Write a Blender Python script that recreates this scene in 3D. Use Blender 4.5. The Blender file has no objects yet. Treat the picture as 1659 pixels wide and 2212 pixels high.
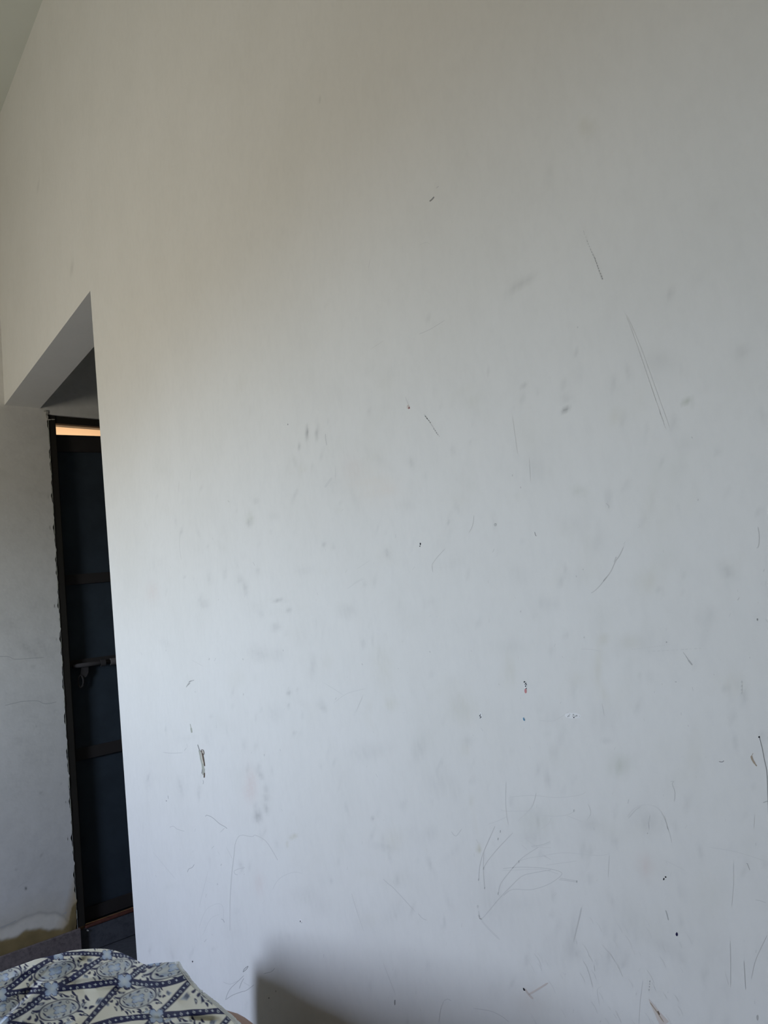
import bpy, bmesh, math, random
import numpy as np
from mathutils import Matrix, Vector
random.seed(7)
rng = np.random.default_rng(7)
scn = bpy.context.scene
COL = scn.collection

# ------------------------------------------------------------------ camera
S = 0.72                                   # camera to painted wall, metres
EYE = Vector((0.0, 0.0, 1.06))
F, YAW, PIT, ROL = 1554.2, math.radians(-49.155), math.radians(9.2586), math.radians(-7.6122)
fw = Vector((math.sin(YAW)*math.cos(PIT), math.cos(YAW)*math.cos(PIT), math.sin(PIT)))
r0 = Vector((math.cos(YAW), -math.sin(YAW), 0)); u0 = r0.cross(fw)
CR = r0*math.cos(ROL) + u0*math.sin(ROL)
CU = -r0*math.sin(ROL) + u0*math.cos(ROL)
cam_d = bpy.data.cameras.new('camera'); cam = bpy.data.objects.new('camera', cam_d); COL.objects.link(cam)
m = Matrix((CR, CU, -fw)).transposed().to_4x4(); m.translation = EYE
cam.matrix_world = m
cam_d.sensor_fit = 'VERTICAL'; cam_d.sensor_height = 36.0; cam_d.lens = F/2212*36.0
cam_d.clip_start = 0.02; cam_d.clip_end = 60
scn.camera = cam

# ------------------------------------------------------------------ light
scn.view_settings.view_transform = 'Standard'; scn.view_settings.look = 'None'
scn.view_settings.exposure = 0.0; scn.view_settings.gamma = 1.0; scn.view_settings.use_curve_mapping = False
scn.cycles.max_bounces = 10; scn.cycles.diffuse_bounces = 8
scn.cycles.sample_clamp_indirect = 8.0
WIN = (-2.20, -1.50, 1.00, 1.85)           # x0, x1, z0, z1 of the window in the wall behind the camera
HALL_W = 76.0                             # lamp in the hall beyond the door
YB = -1.75                                 # that wall
SKY_TOP, SKY_HOR, GROUND = (4.3, 5.15, 7.4), (6.5, 7.45, 8.5), (3.32, 3.12, 2.68)
w = bpy.data.worlds.new('daylight'); scn.world = w; w.use_nodes = True
nt = w.node_tree; nt.nodes.clear()
tc = nt.nodes.new('ShaderNodeTexCoord'); sep = nt.nodes.new('ShaderNodeSeparateXYZ')
mr = nt.nodes.new('ShaderNodeMapRange'); mr.inputs['From Min'].default_value = -1; mr.inputs['From Max'].default_value = 1
rp = nt.nodes.new('ShaderNodeValToRGB'); bg = nt.nodes.new('ShaderNodeBackground'); out = nt.nodes.new('ShaderNodeOutputWorld')
el = rp.color_ramp.elements
K = 10.0
def kc(c): return (c[0]/K, c[1]/K, c[2]/K, 1)
el[0].position = 0.0; el[0].color = kc(GROUND); el[1].position = 1.0; el[1].color = kc(SKY_TOP)
e = el.new(0.47); e.color = kc(GROUND); e = el.new(0.53); e.color = kc(SKY_HOR); e = el.new(0.72); e.color = kc(SKY_TOP)
bg.inputs['Strength'].default_value = K * 4.95
nt.links.new(tc.outputs['Generated'], sep.inputs[0]); nt.links.new(sep.outputs['Z'], mr.inputs['Value'])
nt.links.new(mr.outputs[0], rp.inputs[0]); nt.links.new(rp.outputs[0], bg.inputs['Color']); nt.links.new(bg.outputs[0], out.inputs[0])

pd = bpy.data.lights.new('window_daylight', 'AREA'); pd.shape = 'RECTANGLE'; pd.size = WIN[1]-WIN[0]; pd.size_y = WIN[3]-WIN[2]
pd.cycles.is_portal = True
po = bpy.data.objects.new('window_daylight', pd); COL.objects.link(po)
po.location = ((WIN[0]+WIN[1])/2, YB-0.01, (WIN[2]+WIN[3])/2); po.rotation_euler = (math.radians(90), 0, 0)

# ------------------------------------------------------------------ projection helpers (only for laying out at the real planes)
def ray(px, py): return fw + CR*((px-829.5)/F) - CU*((py-1106)/F)
def on_main(px, py, y=S):
    v = ray(px, py); return EYE + v*(y/v.y)
XL = -4.33203*S                            # left wall plane
def on_left(px, py, x=XL):
    v = ray(px, py); return EYE + v*(x/v.x)
def on_floor(px, py, z):
    v = ray(px, py); return EYE + v*((z-EYE.z)/v.z)
def at_dist(px, py, d):                    # d = horizontal distance
    v = ray(px, py); return EYE + v*(d/math.hypot(v.x, v.y))
CRn, CUn, FWn, EYn = (np.array(a) for a in (CR, CU, fw, EYE))
def project(P):
    d = P - EYn; zz = d @ FWn
    zz = np.where(zz > 0.02, zz, np.nan)
    return 829.5 + F*(d @ CRn)/zz, 1106 - F*(d @ CUn)/zz

# ------------------------------------------------------------------ object helpers
def tag(o, label=None, cat=None, group=None, kind=None):
    if label: o['label'] = label
    if cat: o['category'] = cat
    if group: o['group'] = group
    if kind: o['kind'] = kind
    return o
def empty(name, loc=(0, 0, 0)):
    o = bpy.data.objects.new(name, None); COL.objects.link(o); o.location = loc; o.empty_display_size = 0.05; return o
def link(name, me, mats, parent=None, smooth=False):
    o = bpy.data.objects.new(name, me); COL.objects.link(o)
    for mt in (mats if isinstance(mats, (list, tuple)) else [mats]): me.materials.append(mt)
    if parent is not None:
        o.parent = parent                  # parts are modelled in world coordinates
        if parent.type == 'EMPTY': o.matrix_parent_inverse = Matrix.Translation(-Vector(parent.location))
    if smooth:
        for p in me.polygons: p.use_smooth = True
    return o
class MB:
    def __init__(s): s.v = []; s.f = []; s.mi = []
    def quad(s, a, b, c, d, mi=0):
        n = len(s.v); s.v += [tuple(a), tuple(b), tuple(c), tuple(d)]; s.f.append((n, n+1, n+2, n+3)); s.mi.append(mi)
    def box(s, x0, x1, y0, y1, z0, z1, mi=0):
        n = len(s.v)
        s.v += [(x, y, z) for z in (z0, z1) for y in (y0, y1) for x in (x0, x1)]
        for q in ((0, 2, 3, 1), (4, 5, 7, 6), (0, 1, 5, 4), (2, 6, 7, 3), (0, 4, 6, 2), (1, 3, 7, 5)):
            s.f.append(tuple(n+i for i in q)); s.mi.append(mi)
    def prism(s, pts, off, mi=0):          # polygon extruded by a vector
        n = len(s.v); k = len(pts); off = Vector(off)
        s.v += [tuple(p) for p in pts] + [tuple(Vector(p)+off) for p in pts]
        s.f.append(tuple(range(n, n+k))); s.mi.append(mi)
        s.f.append(tuple(reversed(range(n+k, n+2*k)))); s.mi.append(mi)
        for i in range(k):
            j = (i+1) % k; s.f.append((n+i, n+k+i, n+k+j, n+j)); s.mi.append(mi)
    def tube(s, pts, r, n=8, mi=0, cap=True):
        pts = [Vector(p) for p in pts]; rs = r if isinstance(r, (list, tuple)) else [r]*len(pts)
        base = len(s.v); up = Vector((0.13, 0.21, 0.97))
        for i, p in enumerate(pts):
            t = (pts[min(i+1, len(pts)-1)] - pts[max(i-1, 0)]).normalized()
            a = t.cross(up); a = a.normalized() if a.length > 1e-4 else Vector((1, 0, 0)); b = t.cross(a)
            for k in range(n):
                th = 2*math.pi*k/n; s.v.append(tuple(p + (a*math.cos(th)+b*math.sin(th))*rs[i]))
        for i in range(len(pts)-1):
            for k in range(n):
                k2 = (k+1) % n; s.f.append((base+i*n+k, base+i*n+k2, base+(i+1)*n+k2, base+(i+1)*n+k)); s.mi.append(mi)
        if cap:
            s.f.append(tuple(base+k for k in reversed(range(n)))); s.mi.append(mi)
            s.f.append(tuple(base+(len(pts)-1)*n+k for k in range(n))); s.mi.append(mi)
    def build(s, name, mats, parent=None, smooth=False, bevel=0, recalc=True):
        me = bpy.data.meshes.new(name); me.from_pydata(s.v, [], s.f); me.update()
        me.polygons.foreach_set('material_index', s.mi)
        if recalc:
            bm = bmesh.new(); bm.from_mesh(me); bmesh.ops.recalc_face_normals(bm, faces=bm.faces); bm.to_mesh(me); bm.free()
        o = link(name, me, mats, parent, smooth)
        if bevel:
            b = o.modifiers.new('bevel', 'BEVEL'); b.width = bevel; b.segments = 2; b.limit_method = 'ANGLE'
        return o

# ------------------------------------------------------------------ materials
def mat(name, col, rough=0.7, metal=0.0, noise=None, bump=None, attr=None, spec=0.3, emit=None):
    """noise = list of (scale, (sx,sy,sz), amount, tint or None); bump = (scale, strength, distance)"""
    mt = bpy.data.materials.new(name); mt.use_nodes = True; n = mt.node_tree; b = n.nodes['Principled BSDF']
    b.inputs['Roughness'].default_value = rough; b.inputs['Metallic'].default_value = metal
    b.inputs['Specular IOR Level'].default_value = spec
    rgb = n.nodes.new('ShaderNodeRGB'); rgb.outputs[0].default_value = (*col, 1); cur = rgb.outputs[0]
    g = n.nodes.new('ShaderNodeTexCoord')
    if attr:
        a = n.nodes.new('ShaderNodeAttribute'); a.attribute_name = attr
        mx = n.nodes.new('ShaderNodeMix'); mx.data_type = 'RGBA'; mx.blend_type = 'MULTIPLY'; mx.inputs['Factor'].default_value = 1
        n.links.new(cur, mx.inputs['A']); n.links.new(a.outputs['Color'], mx.inputs['B']); cur = mx.outputs['Result']
    for sc, st, am, tint in (noise or []):
        mp = n.nodes.new('ShaderNodeMapping'); mp.inputs['Scale'].default_value = st
        nz = n.nodes.new('ShaderNodeTexNoise'); nz.inputs['Scale'].default_value = sc; nz.inputs['Detail'].default_value = 4
        nz.inputs['Roughness'].default_value = 0.6
        rr = n.nodes.new('ShaderNodeMapRange'); rr.inputs['From Min'].default_value = 0.42; rr.inputs['From Max'].default_value = 0.72
        rr.inputs['To Min'].default_value = 0; rr.inputs['To Max'].default_value = am
        mx = n.nodes.new('ShaderNodeMix'); mx.data_type = 'RGBA'; mx.blend_type = 'MULTIPLY'
        mx.inputs['B'].default_value = (*(tint or (0, 0, 0)), 1)
        n.links.new(g.outputs['Object'], mp.inputs[0]); n.links.new(mp.outputs[0], nz.inputs['Vector'])
        n.links.new(nz.outputs['Fac'], rr.inputs['Value']); n.links.new(rr.outputs[0], mx.inputs['Factor'])
        n.links.new(cur, mx.inputs['A']); cur = mx.outputs['Result']
    n.links.new(cur, b.inputs['Base Color'])
    if bump:
        nz = n.nodes.new('ShaderNodeTexNoise'); nz.inputs['Scale'].default_value = bump[0]; nz.inputs['Detail'].default_value = 5
        bp = n.nodes.new('ShaderNodeBump'); bp.inputs['Strength'].default_value = bump[1]; bp.inputs['Distance'].default_value = bump[2]
        n.links.new(g.outputs['Object'], nz.inputs['Vector']); n.links.new(nz.outputs['Fac'], bp.inputs['Height']); n.links.new(bp.outputs[0], b.inputs['Normal'])
    return mt

PAINT = (0.80, 0.785, 0.745)
m_wall = mat('painted_plaster', PAINT, 0.62, attr='stain', bump=(60, 0.10, 0.003),
             noise=[(3.0, (1, 1, 1), 0.05, (0.5, 0.45, 0.3)), (9.0, (1.2, 1, 0.7), 0.035, (0.3, 0.33, 0.28)), (70.0, (1.3, 1, 0.6), 0.03, (0.2, 0.2, 0.2))])
m_plain = mat('white_plaster', PAINT, 0.7, bump=(60, 0.10, 0.003), noise=[(4.0, (1, 1, 1), 0.05, (0.4, 0.4, 0.3))])
m_dull = mat('dull_cream_plaster', (0.56, 0.54, 0.50), 0.8, noise=[(4.0, (1, 1, 1), 0.1, (0.4, 0.4, 0.3))])
m_left = mat('damp_plaster', (0.74, 0.72, 0.68), 0.75, attr='stain', bump=(45, 0.2, 0.004),
             noise=[(5.0, (1, 1, 1), 0.12, (0.4, 0.4, 0.35)), (30.0, (1, 1, 1), 0.10, (0.3, 0.3, 0.3))])
m_ceil = mat('ceiling_paint', (0.66, 0.68, 0.62), 0.8, noise=[(4.0, (1, 1, 1), 0.06, (0.4, 0.4, 0.3))])
m_floor = mat('dark_floor_stone', (0.10, 0.105, 0.12), 0.45, noise=[(60, (1, 1, 1), 0.5, (0.3, 0.3, 0.3)), (6, (1, 1, 1), 0.3, (0.3, 0.3, 0.3))])
m_skirt = mat('grey_skirting_stone', (0.22, 0.185, 0.18), 0.6, noise=[(90, (1, 1, 1), 0.55, (0.3, 0.3, 0.3)), (12, (1, 1, 1), 0.3, (0.4, 0.35, 0.35))])
m_frame = mat('dark_brown_frame', (0.024, 0.021, 0.017), 0.6, noise=[(40, (1, 1, 0.2), 0.3, (0.4, 0.4, 0.4))])
m_leaf = mat('blue_black_sheet', (0.036, 0.048, 0.062), 0.5, noise=[(10, (1, 1, 1), 0.3, (0.3, 0.3, 0.3))])
m_rail = mat('dark_rail_paint', (0.030, 0.026, 0.025), 0.6)
m_metal = mat('worn_bolt_metal', (0.045, 0.040, 0.040), 0.9, metal=0.0)
m_clip = mat('pale_bolt_metal', (0.17, 0.155, 0.15), 0.5, metal=0.2)
m_red = mat('mottled_dark_red', (0.13, 0.045, 0.032), 0.7, noise=[(50, (1, 1, 1), 0.6, (0.2, 0.2, 0.2))])  # mottled dark red for the thin strip below the door
m_chip = mat('bare_chipped_plaster', (0.52, 0.50, 0.45), 0.9)
m_peach = mat('peach_outdoor_wall', (0.84, 0.63, 0.44), 0.8, noise=[(3, (1, 1, 1), 0.05, (0.5, 0.5, 0.5))])
m_ground = mat('yard_concrete', (0.30, 0.28, 0.25), 0.9, noise=[(8, (1, 1, 1), 0.3, (0.5, 0.5, 0.5))])

# mark colours on the wall: thin scratches, chips and dried paint (all fixed marks of the wall itself)
def shade(k, t=(1, 1, 1)): return tuple(PAINT[i]*(1-k)*t[i] for i in range(3))
MK = {}
mark_mats = [m_wall]
def mk(name, col, rough=0.8):
    MK[name] = len(mark_mats); mark_mats.append(mat('mark_'+name, col, rough))
mk('faint', shade(0.10)); mk('light', shade(0.19)); mk('mid', shade(0.36)); mk('dark', shade(0.62)); mk('black', (0.02, 0.02, 0.025))
mk('olive', (0.44, 0.44, 0.37)); mk('brown', (0.13, 0.095, 0.07)); mk('tan', (0.42, 0.34, 0.25)); mk('white', (0.88, 0.87, 0.85))
mk('cream', (0.66, 0.60, 0.50)); mk('red', (0.62, 0.28, 0.28)); mk('blue', (0.16, 0.32, 0.45)); mk('navy', (0.015, 0.012, 0.06)); mk('rust', shade(0.20, (1.05, 0.95, 0.90)))

# ------------------------------------------------------------------ the painted wall
JX = on_main(195, 628).x                   # right edge of the opening (about -2.04)
LZ = EYE.z + 1.5495*S                      # underside of the lintel
CZ = EYE.z + 3.279*S                       # ceiling
TH = 0.190*S                               # wall thickness
XR = 1.15                                  # right wall of the room
def axis(parts):
    a = []
    for lo, hi, st in parts:
        n = max(1, int(round((hi-lo)/st))); a += [lo+(hi-lo)*i/n for i in range(n)]
    a.append(parts[-1][1]); return np.array(a)
xs = axis([(XL, JX, 0.03), (JX, -1.1, 0.007), (-1.1, -0.14, 0.0045), (-0.14, XR, 0.1)])
zs = axis([(0, 0.25, 0.02), (0.25, 1.35, 0.0055), (1.35, LZ, 0.009), (LZ, CZ, 0.03)])
X, Z = np.meshgrid(xs, zs, indexing='ij')
P = np.stack([X, np.full_like(X, S), Z], -1).reshape(-1, 3)
nx, nz_ = len(xs), len(zs)
ii, jj = np.meshgrid(np.arange(nx-1), np.arange(nz_-1), indexing='ij')
cxm = (xs[:-1]+xs[1:])/2; czm = (zs[:-1]+zs[1:])/2
keep = ~((cxm[:, None] < JX) & (czm[None, :] < LZ))
ii, jj = ii[keep], jj[keep]
quads = np.stack([ii*nz_+jj, (ii+1)*nz_+jj, (ii+1)*nz_+jj+1, ii*nz_+jj+1], -1)

BL = []                                    # soft smudges: x, y, rx, ry, angle, strength, tint
def bl(x, y, rx, ry=None, a=0, s=0.1, t=(0, 0, 0)): BL.append((x, y, rx, ry or rx, a, s, t))
YEL = (0.55, 0.5, 0.25); PNK = (0.75, 0.35, 0.3); GRN = (0.35, 0.4, 0.25)
for a in [(1267, 275, 15, 14, 0, .17, YEL), (1116, 618, 26, 8, -38, .14), (1146, 600, 16, 5, -38, .07), (1055, 808, 2.5, 5, 10, .35), (1222, 885, 7, 2.6, -15, .6),
          (1251, 1060, 14, 9, 10, .16, GRN), (1487, 866, 6, 6, 0, .35, GRN), (1479, 869, 5, 4, 0, .3, GRN), (1495, 870, 4, 4, 0, .25, GRN), (1224, 860, 12, 9, 0, .08), (1243, 762, 4, 3, 0, .15), (1245, 810, 14, 18, 0, .05),
          (1573, 1235, 20, 11, 35, .15), (1400, 1258, 26, 24, 20, .10, YEL), (1302, 1381, 14, 7, -5, .17, YEL), (1363, 1387, 22, 14, 10, .11, YEL), (1428, 1277, 9, 4, 40, .12),
          (1585, 1481, 26, 22, 0, .10, YEL), (1569, 1487, 6, 6, 0, .1), (1636, 1338, 2.5, 4, 0, .4), (1291, 1440, 13, 45, 5, .10, YEL), (1305, 1500, 7, 22, -20, .09, YEL),
          (998, 1530, 30, 40, -30, .09, YEL), (1101, 1450, 14, 34, 0, .10, YEL), (1246, 1465, 20, 14, 0, .07, YEL), (1339, 1655, 22, 18, -30, .2, GRN), (1183, 1684, 6, 16, -10, .13), (1035, 1834, 3.6, 7, -8, .55, YEL), (1019, 1730, 5, 10, 0, .12, YEL), (1027, 1785, 4, 35, -9, .06, YEL),
          (1156, 1775, 38, 28, 0, .11, GRN), (1150, 1810, 30, 14, 0, .06), (1394, 1870, 16, 26, -20, .10, PNK), (1404, 1775, 30, 20, 0, .07), (1234, 2030, 12, 45, 12, .10), (1245, 2060, 20, 14, 50, .08), (1502, 1640, 18, 60, 0, .06, YEL),
          (1275, 1780, 20, 14, 0, .08), (1210, 1600, 8, 14, 0, .07), (1196, 1625, 8, 14, 0, .08), (1310, 1600, 9, 5, 0, .1), (1010, 1600, 14, 10, 0, .07), (1005, 1620, 10, 14, 0, .09, YEL),
          (543, 1690, 11, 28, -8, .13, PNK), (536, 1715, 12, 18, -8, .09, PNK), (564, 1675, 4, 8, -20, .2), (574, 1704, 5, 8, -15, .14), (575, 1723, 4.5, 7, -25, .18), (575, 1747, 4.5, 9, -20, .2), (557, 1763, 8, 12, -5, .28), (552, 1740, 4, 6, 0, .1), (558, 1660, 5, 12, 15, .10), (527, 1610, 5, 12, 0, .07), (553, 1612, 4, 9, 10, .07),
          (634, 1807, 8, 4, -20, .3, YEL), (620, 1824, 3, 6, 0, .2, YEL), (624, 1497, 3.6, 4.5, 0, .3), (643, 1492, 3, 3, 0, .12), (623, 1525, 2.5, 5, 0, .15), (700, 1530, 6, 8, -30, .12), (692, 1520, 8, 10, 0, .07), (590, 1540, 16, 20, 0, .05), (635, 1585, 3, 5, 20, .15), (600, 1415, 16, 14, 0, .06),
          (663, 936, 2.8, 11, 0, .45), (684, 939, 3, 7, 0, .3), (646, 965, 3, 7, 0, .22), (649, 1013, 4, 6, 0, .18, YEL), (658, 1011, 4, 4, 0, .12, YEL), (676, 1010, 3, 4, 0, .12), (540, 1120, 8, 12, 0, .17, GRN), (538, 1131, 6, 6, 0, .14), (553, 1082, 6, 5, 0, .1), (590, 1115, 9, 7, 0, .06),
          (600, 1297, 14, 3, 0, .18), (624, 1318, 5, 5, -40, .18), (595, 1355, 10, 8, -30, .12), (560, 1413, 22, 14, 20, .08), (530, 1270, 5, 14, -10, .13), (518, 1252, 5, 7, 0, .12), (486, 1240, 4, 12, 0, .09), (440, 1305, 10, 8, 0, .1), (330, 1278, 12, 20, 0, .08, PNK),
          (806, 1050, 52, 38, 20, .07, (0.9, 0.6, 0.3)), (760, 1010, 20, 26, 0, .05, PNK), (840, 1055, 18, 10, 0, .06, (0.9, 0.5, 0.3)), (836, 1195, 5, 9, -30, .16), (700, 1177, 4, 5, 0, .17), (720, 1182, 4, 5, 0, .1), (830, 1440, 20, 42, -8, .08, YEL), (845, 1520, 12, 14, -8, .12, YEL), (750, 1320, 18, 14, 0, .07), (785, 1390, 4, 9, -10, .14), (676, 1440, 6, 22, 5, .07),
          (690, 215, 4, 3, 0, .15), (155, 575, 2, 12, 5, .14), (83, 402, 3, 2, 0, .2), (320, 1690, 10, 20, 0, .05), (390, 1700, 6, 20, -10, .10), (560, 1910, 10, 22, 0, .10, PNK), (430, 1710, 4, 12, 0, .09),
          (1480, 960, 22, 14, 0, .05), (1420, 780, 40, 24, 10, .06), (1330, 900, 14, 18, 20, .09, YEL), (1447, 640, 6, 14, 20, .11), (1605, 760, 16, 14, 0, .09), (1510, 600, 24, 10, -50, .04), (1130, 835, 8, 3, -40, .15), (945, 403, 4, 2, -30, .2), (926, 688, 4, 3, 0, .1), (1185, 380, 8, 40, 10, .04), (700, 660, 6, 3, 0, .05),
          (1180, 1305, 24, 14, 0, .06), (1160, 1010, 30, 30, 0, .05), (1420, 1100, 40, 60, 0, .05, YEL), (1450, 1020, 60, 40, 0, .05, GRN), (1240, 1130, 40, 20, 0, .04), (1530, 1330, 14, 22, 0, .06), (1290, 1170, 14, 30, 20, .05),
          (1440, 2050, 50, 14, 30, .06), (1530, 1940, 34, 60, 0, .05, YEL), (1550, 2060, 24, 34, 0, .05), (1320, 2080, 40, 50, 30, .05), (1140, 2165, 26, 26, 0, .10, (0.6, 0.45, 0.35)), (1400, 2000, 60, 40, 20, .05, GRN), (1060, 1950, 40, 60, -30, .05), (950, 1690, 30, 30, 0, .05), (905, 1620, 14, 24, 10, .08), (850, 1815, 20, 24, 0, .09, YEL), (830, 1830, 24, 6, 10, .08), (780, 2000, 30, 40, -30, .04), (805, 1768, 3, 5, 0, .18), (870, 1740, 10, 10, 0, .05), (785, 1625, 30, 20, 0, .05), (930, 1800, 14, 16, 0, .06)]:
    bl(*a)
for _ in range(420):                       # grime touches spread over the reachable part of the wall
    x = rng.uniform(290, 1659); y = rng.uniform(800, 2212)
    if x < 420 and y < 1000: continue
    sz = (x/1659)*1.3+0.6
    if rng.random() < .55: bl(x, y, rng.uniform(1.6, 4)*sz, rng.uniform(3, 12)*sz, rng.uniform(-25, 25), rng.uniform(.03, .10))
    else: bl(x, y, rng.uniform(6, 26)*sz, rng.uniform(5, 20)*sz, rng.uniform(-90, 90), rng.uniform(.012, .045), (YEL, GRN, (0, 0, 0))[rng.integers(3)])

def paint_blobs(P, blobs):
    u, v = project(P); u = np.nan_to_num(u, nan=-9999); v = np.nan_to_num(v, nan=-9999)
    c = np.ones((len(P), 3))
    for x, y, rx, ry, a, s, t in blobs:
        R_ = 2.6*max(rx, ry); idx = np.nonzero((abs(u-x) < R_) & (abs(v-y) < R_))[0]
        if not len(idx): continue
        du, dv = u[idx]-x, v[idx]-y; ca, sa = math.cos(math.radians(a)), math.sin(math.radians(a))
        p = (du*ca+dv*sa)/rx; q = (-du*sa+dv*ca)/ry
        wgt = 1.3*s*np.exp(-(p*p+q*q)*0.9)
        # ragged smudge edge
        wgt *= 0.8+0.35*np.sin(u[idx]*0.45+v[idx]*0.21+x)*np.sin(v[idx]*0.38-u[idx]*0.17+y)
        c[idx] *= 1-wgt[:, None]*(1-np.array(t)[None, :])
    return c
stain = paint_blobs(P, BL)

V = P.tolist(); FA = quads.tolist(); MI = [0]*len(FA); ST = stain.tolist()
def rib(pts, wpx, name, plane=on_main, off=Vector((0, -0.00015, 0)), taper=True, closed=False):
    """thin mark following pts (laid out at the plane), wpx = width at that spot"""
    n = len(pts); L = []
    ws = wpx if isinstance(wpx, (list, tuple)) else [wpx*(0.35 if taper and (i in (0, n-1)) and n > 2 else 1.0) for i in range(n)]
    if n == 2 and not isinstance(wpx, (list, tuple)): ws = [wpx, wpx]
    b = len(V)
    for i in range(n):
        x0, y0 = pts[max(i-1, 0)]; x1, y1 = pts[min(i+1, n-1)]
        d = math.hypot(x1-x0, y1-y0) or 1; nx_, ny_ = -(y1-y0)/d*ws[i]/2, (x1-x0)/d*ws[i]/2
        for s_ in (1, -1):
            p = plane(pts[i][0]+s_*nx_, pts[i][1]+s_*ny_)+off; V.append(tuple(p)); ST.append([1, 1, 1])
    for i in range(n-1):
        FA.append([b+2*i, b+2*i+1, b+2*i+3, b+2*i+2]); MI.append(MK[name])
def smooth_pts(pts, k=4):
    o = []; n = len(pts)
    for i in range(n-1):
        p0, p1, p2, p3 = pts[max(i-1, 0)], pts[i], pts[i+1], pts[min(i+2, n-1)]
        for j in range(k):
            t = j/k
            o.append(tuple(0.5*((2*p1[c])+(-p0[c]+p2[c])*t+(2*p0[c]-5*p1[c]+4*p2[c]-p3[c])*t*t+(-p0[c]+3*p1[c]-3*p2[c]+p3[c])*t**3) for c in (0, 1)))
    o.append(tuple(pts[-1])); return o
def st(pts, w_, name, **k): rib(smooth_pts(pts), w_, name, **k)
def spot(x, y, rx, ry, name, a=0, plane=on_main, off=Vector((0, -0.0002, 0)), jag=0.2):
    b = len(V); n = 10; ca, sa = math.cos(math.radians(a)), math.sin(math.radians(a))
    for i in range(n):
        th = 2*math.pi*i/n; k = 1+rng.uniform(-jag, jag); p, q = rx*k*math.cos(th), ry*k*math.sin(th)
        V.append(tuple(plane(x+p*ca-q*sa, y+p*sa+q*ca)+off)); ST.append([1, 1, 1])
    FA.append(list(range(b, b+n))); MI.append(MK[name])
def dashes(x0, y0, x1, y1, n, w_, name, duty=0.65, jit=1.0):
    for i in range(n):
        t0 = i/n; t1 = (i+duty*rng.uniform(.5, 1.2))/n
        j = rng.uniform(-jit, jit)*.5
        rib([(x0+(x1-x0)*t0+j, y0+(y1-y0)*t0), (x0+(x1-x0)*t1+j, y0+(y1-y0)*t1)], w_*rng.uniform(.7, 1.2), name)

# chips and scratches seen in the photograph
st([(928, 435), (933, 431), (938, 425)], 3, 'dark'); st([(942, 407), (948, 402)], 2, 'light')
dashes(1260, 498, 1270, 524, 4, 1.1, 'light'); dashes(1268, 520, 1285, 560, 7, 1.3, 'mid'); dashes(1284, 556, 1303, 606, 9, 1.7, 'dark'); rib([(1281, 548), (1300, 604)], 1.2, 'light')
for dx, nm in ((0, 'faint'), (10, 'faint')):
    st([(1352+dx*.2, 680), (1376+dx*.6, 745), (1405+dx*.8, 830), (1436+dx, 922)], .9, nm)
dashes(1380, 760, 1440, 930, 22, 1.1, 'faint')
st([(905, 722), (930, 711), (962, 691)], 1.1, 'light')
spot(882, 879, 3, 5, 'rust'); spot(884, 881, 1.8, 2.6, 'red'); st([(876, 858), (882, 874)], 2.5, 'faint')
dashes(918, 898, 932, 916, 4, 1.7, 'dark'); dashes(937, 926, 948, 942, 4, 1.7, 'dark'); rib([(916, 894), (950, 944)], 1, 'light')
spot(1222, 885, 5, 1.8, 'mid', -15); spot(1070, 1133, 2.5, 3.3, 'mid'); spot(1070, 1133.5, 1.3, 1.8, 'light', off=Vector((0, -.00028, 0)))
st([(1155, 1149), (1157, 1156), (1159, 1158)], 1.4, 'dark'); spot(908, 1175, 1.4, 2.4, 'black'); spot(907, 1180, 1.2, 1.2, 'black'); st([(906, 1172), (907, 1183)], 1.2, 'white')
st([(1024, 1113), (1021, 1135), (1013, 1151)], 1.2, 'light'); st([(962, 1185), (945, 1203), (933, 1220)], 1.2, 'light'); st([(933, 1220), (935, 1236)], 1.2, 'light')
st([(1347, 1181), (1338, 1200), (1329, 1213), (1319, 1235), (1306, 1252), (1297, 1264), (1285, 1276), (1277, 1281)], 1.6, 'light')
rib([(1331, 1203), (1327, 1215)], 2.6, 'light'); rib([(1311, 1246), (1304, 1255)], 2.4, 'light')
st([(1637, 1138), (1640, 1160), (1638, 1180), (1634, 1184)], 1.6, 'light')
st([(1309, 1087), (1315, 1093), (1315, 1098)], 2, 'light'); st([(1380, 1132), (1382, 1138), (1377, 1140)], 1.6, 'faint')
st([(1476, 1409), (1483, 1419), (1488, 1427), (1496, 1437)], [0.8]*4+[1.5]*4+[3.2]*4+[0.8], 'mid')
spot(1636, 1338, 1.5, 2.6, 'dark'); spot(1440, 1387, 1.4, 2, 'mid'); spot(1460, 1473, 2.2, .9, 'mid'); spot(1260, 1230, 1.5, 1.5, 'light')
st([(1255, 1402), (1280, 1403), (1300, 1408)], 1.2, 'faint'); dashes(1365, 1403, 1450, 1392, 16, 1.8, 'faint'); dashes(1400, 1408, 1520, 1400, 12, 1.6, 'faint')
for y in (1473, 1482, 1490, 1497): spot(1602, y, 1.5, 2.6, 'light', 10)
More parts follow.
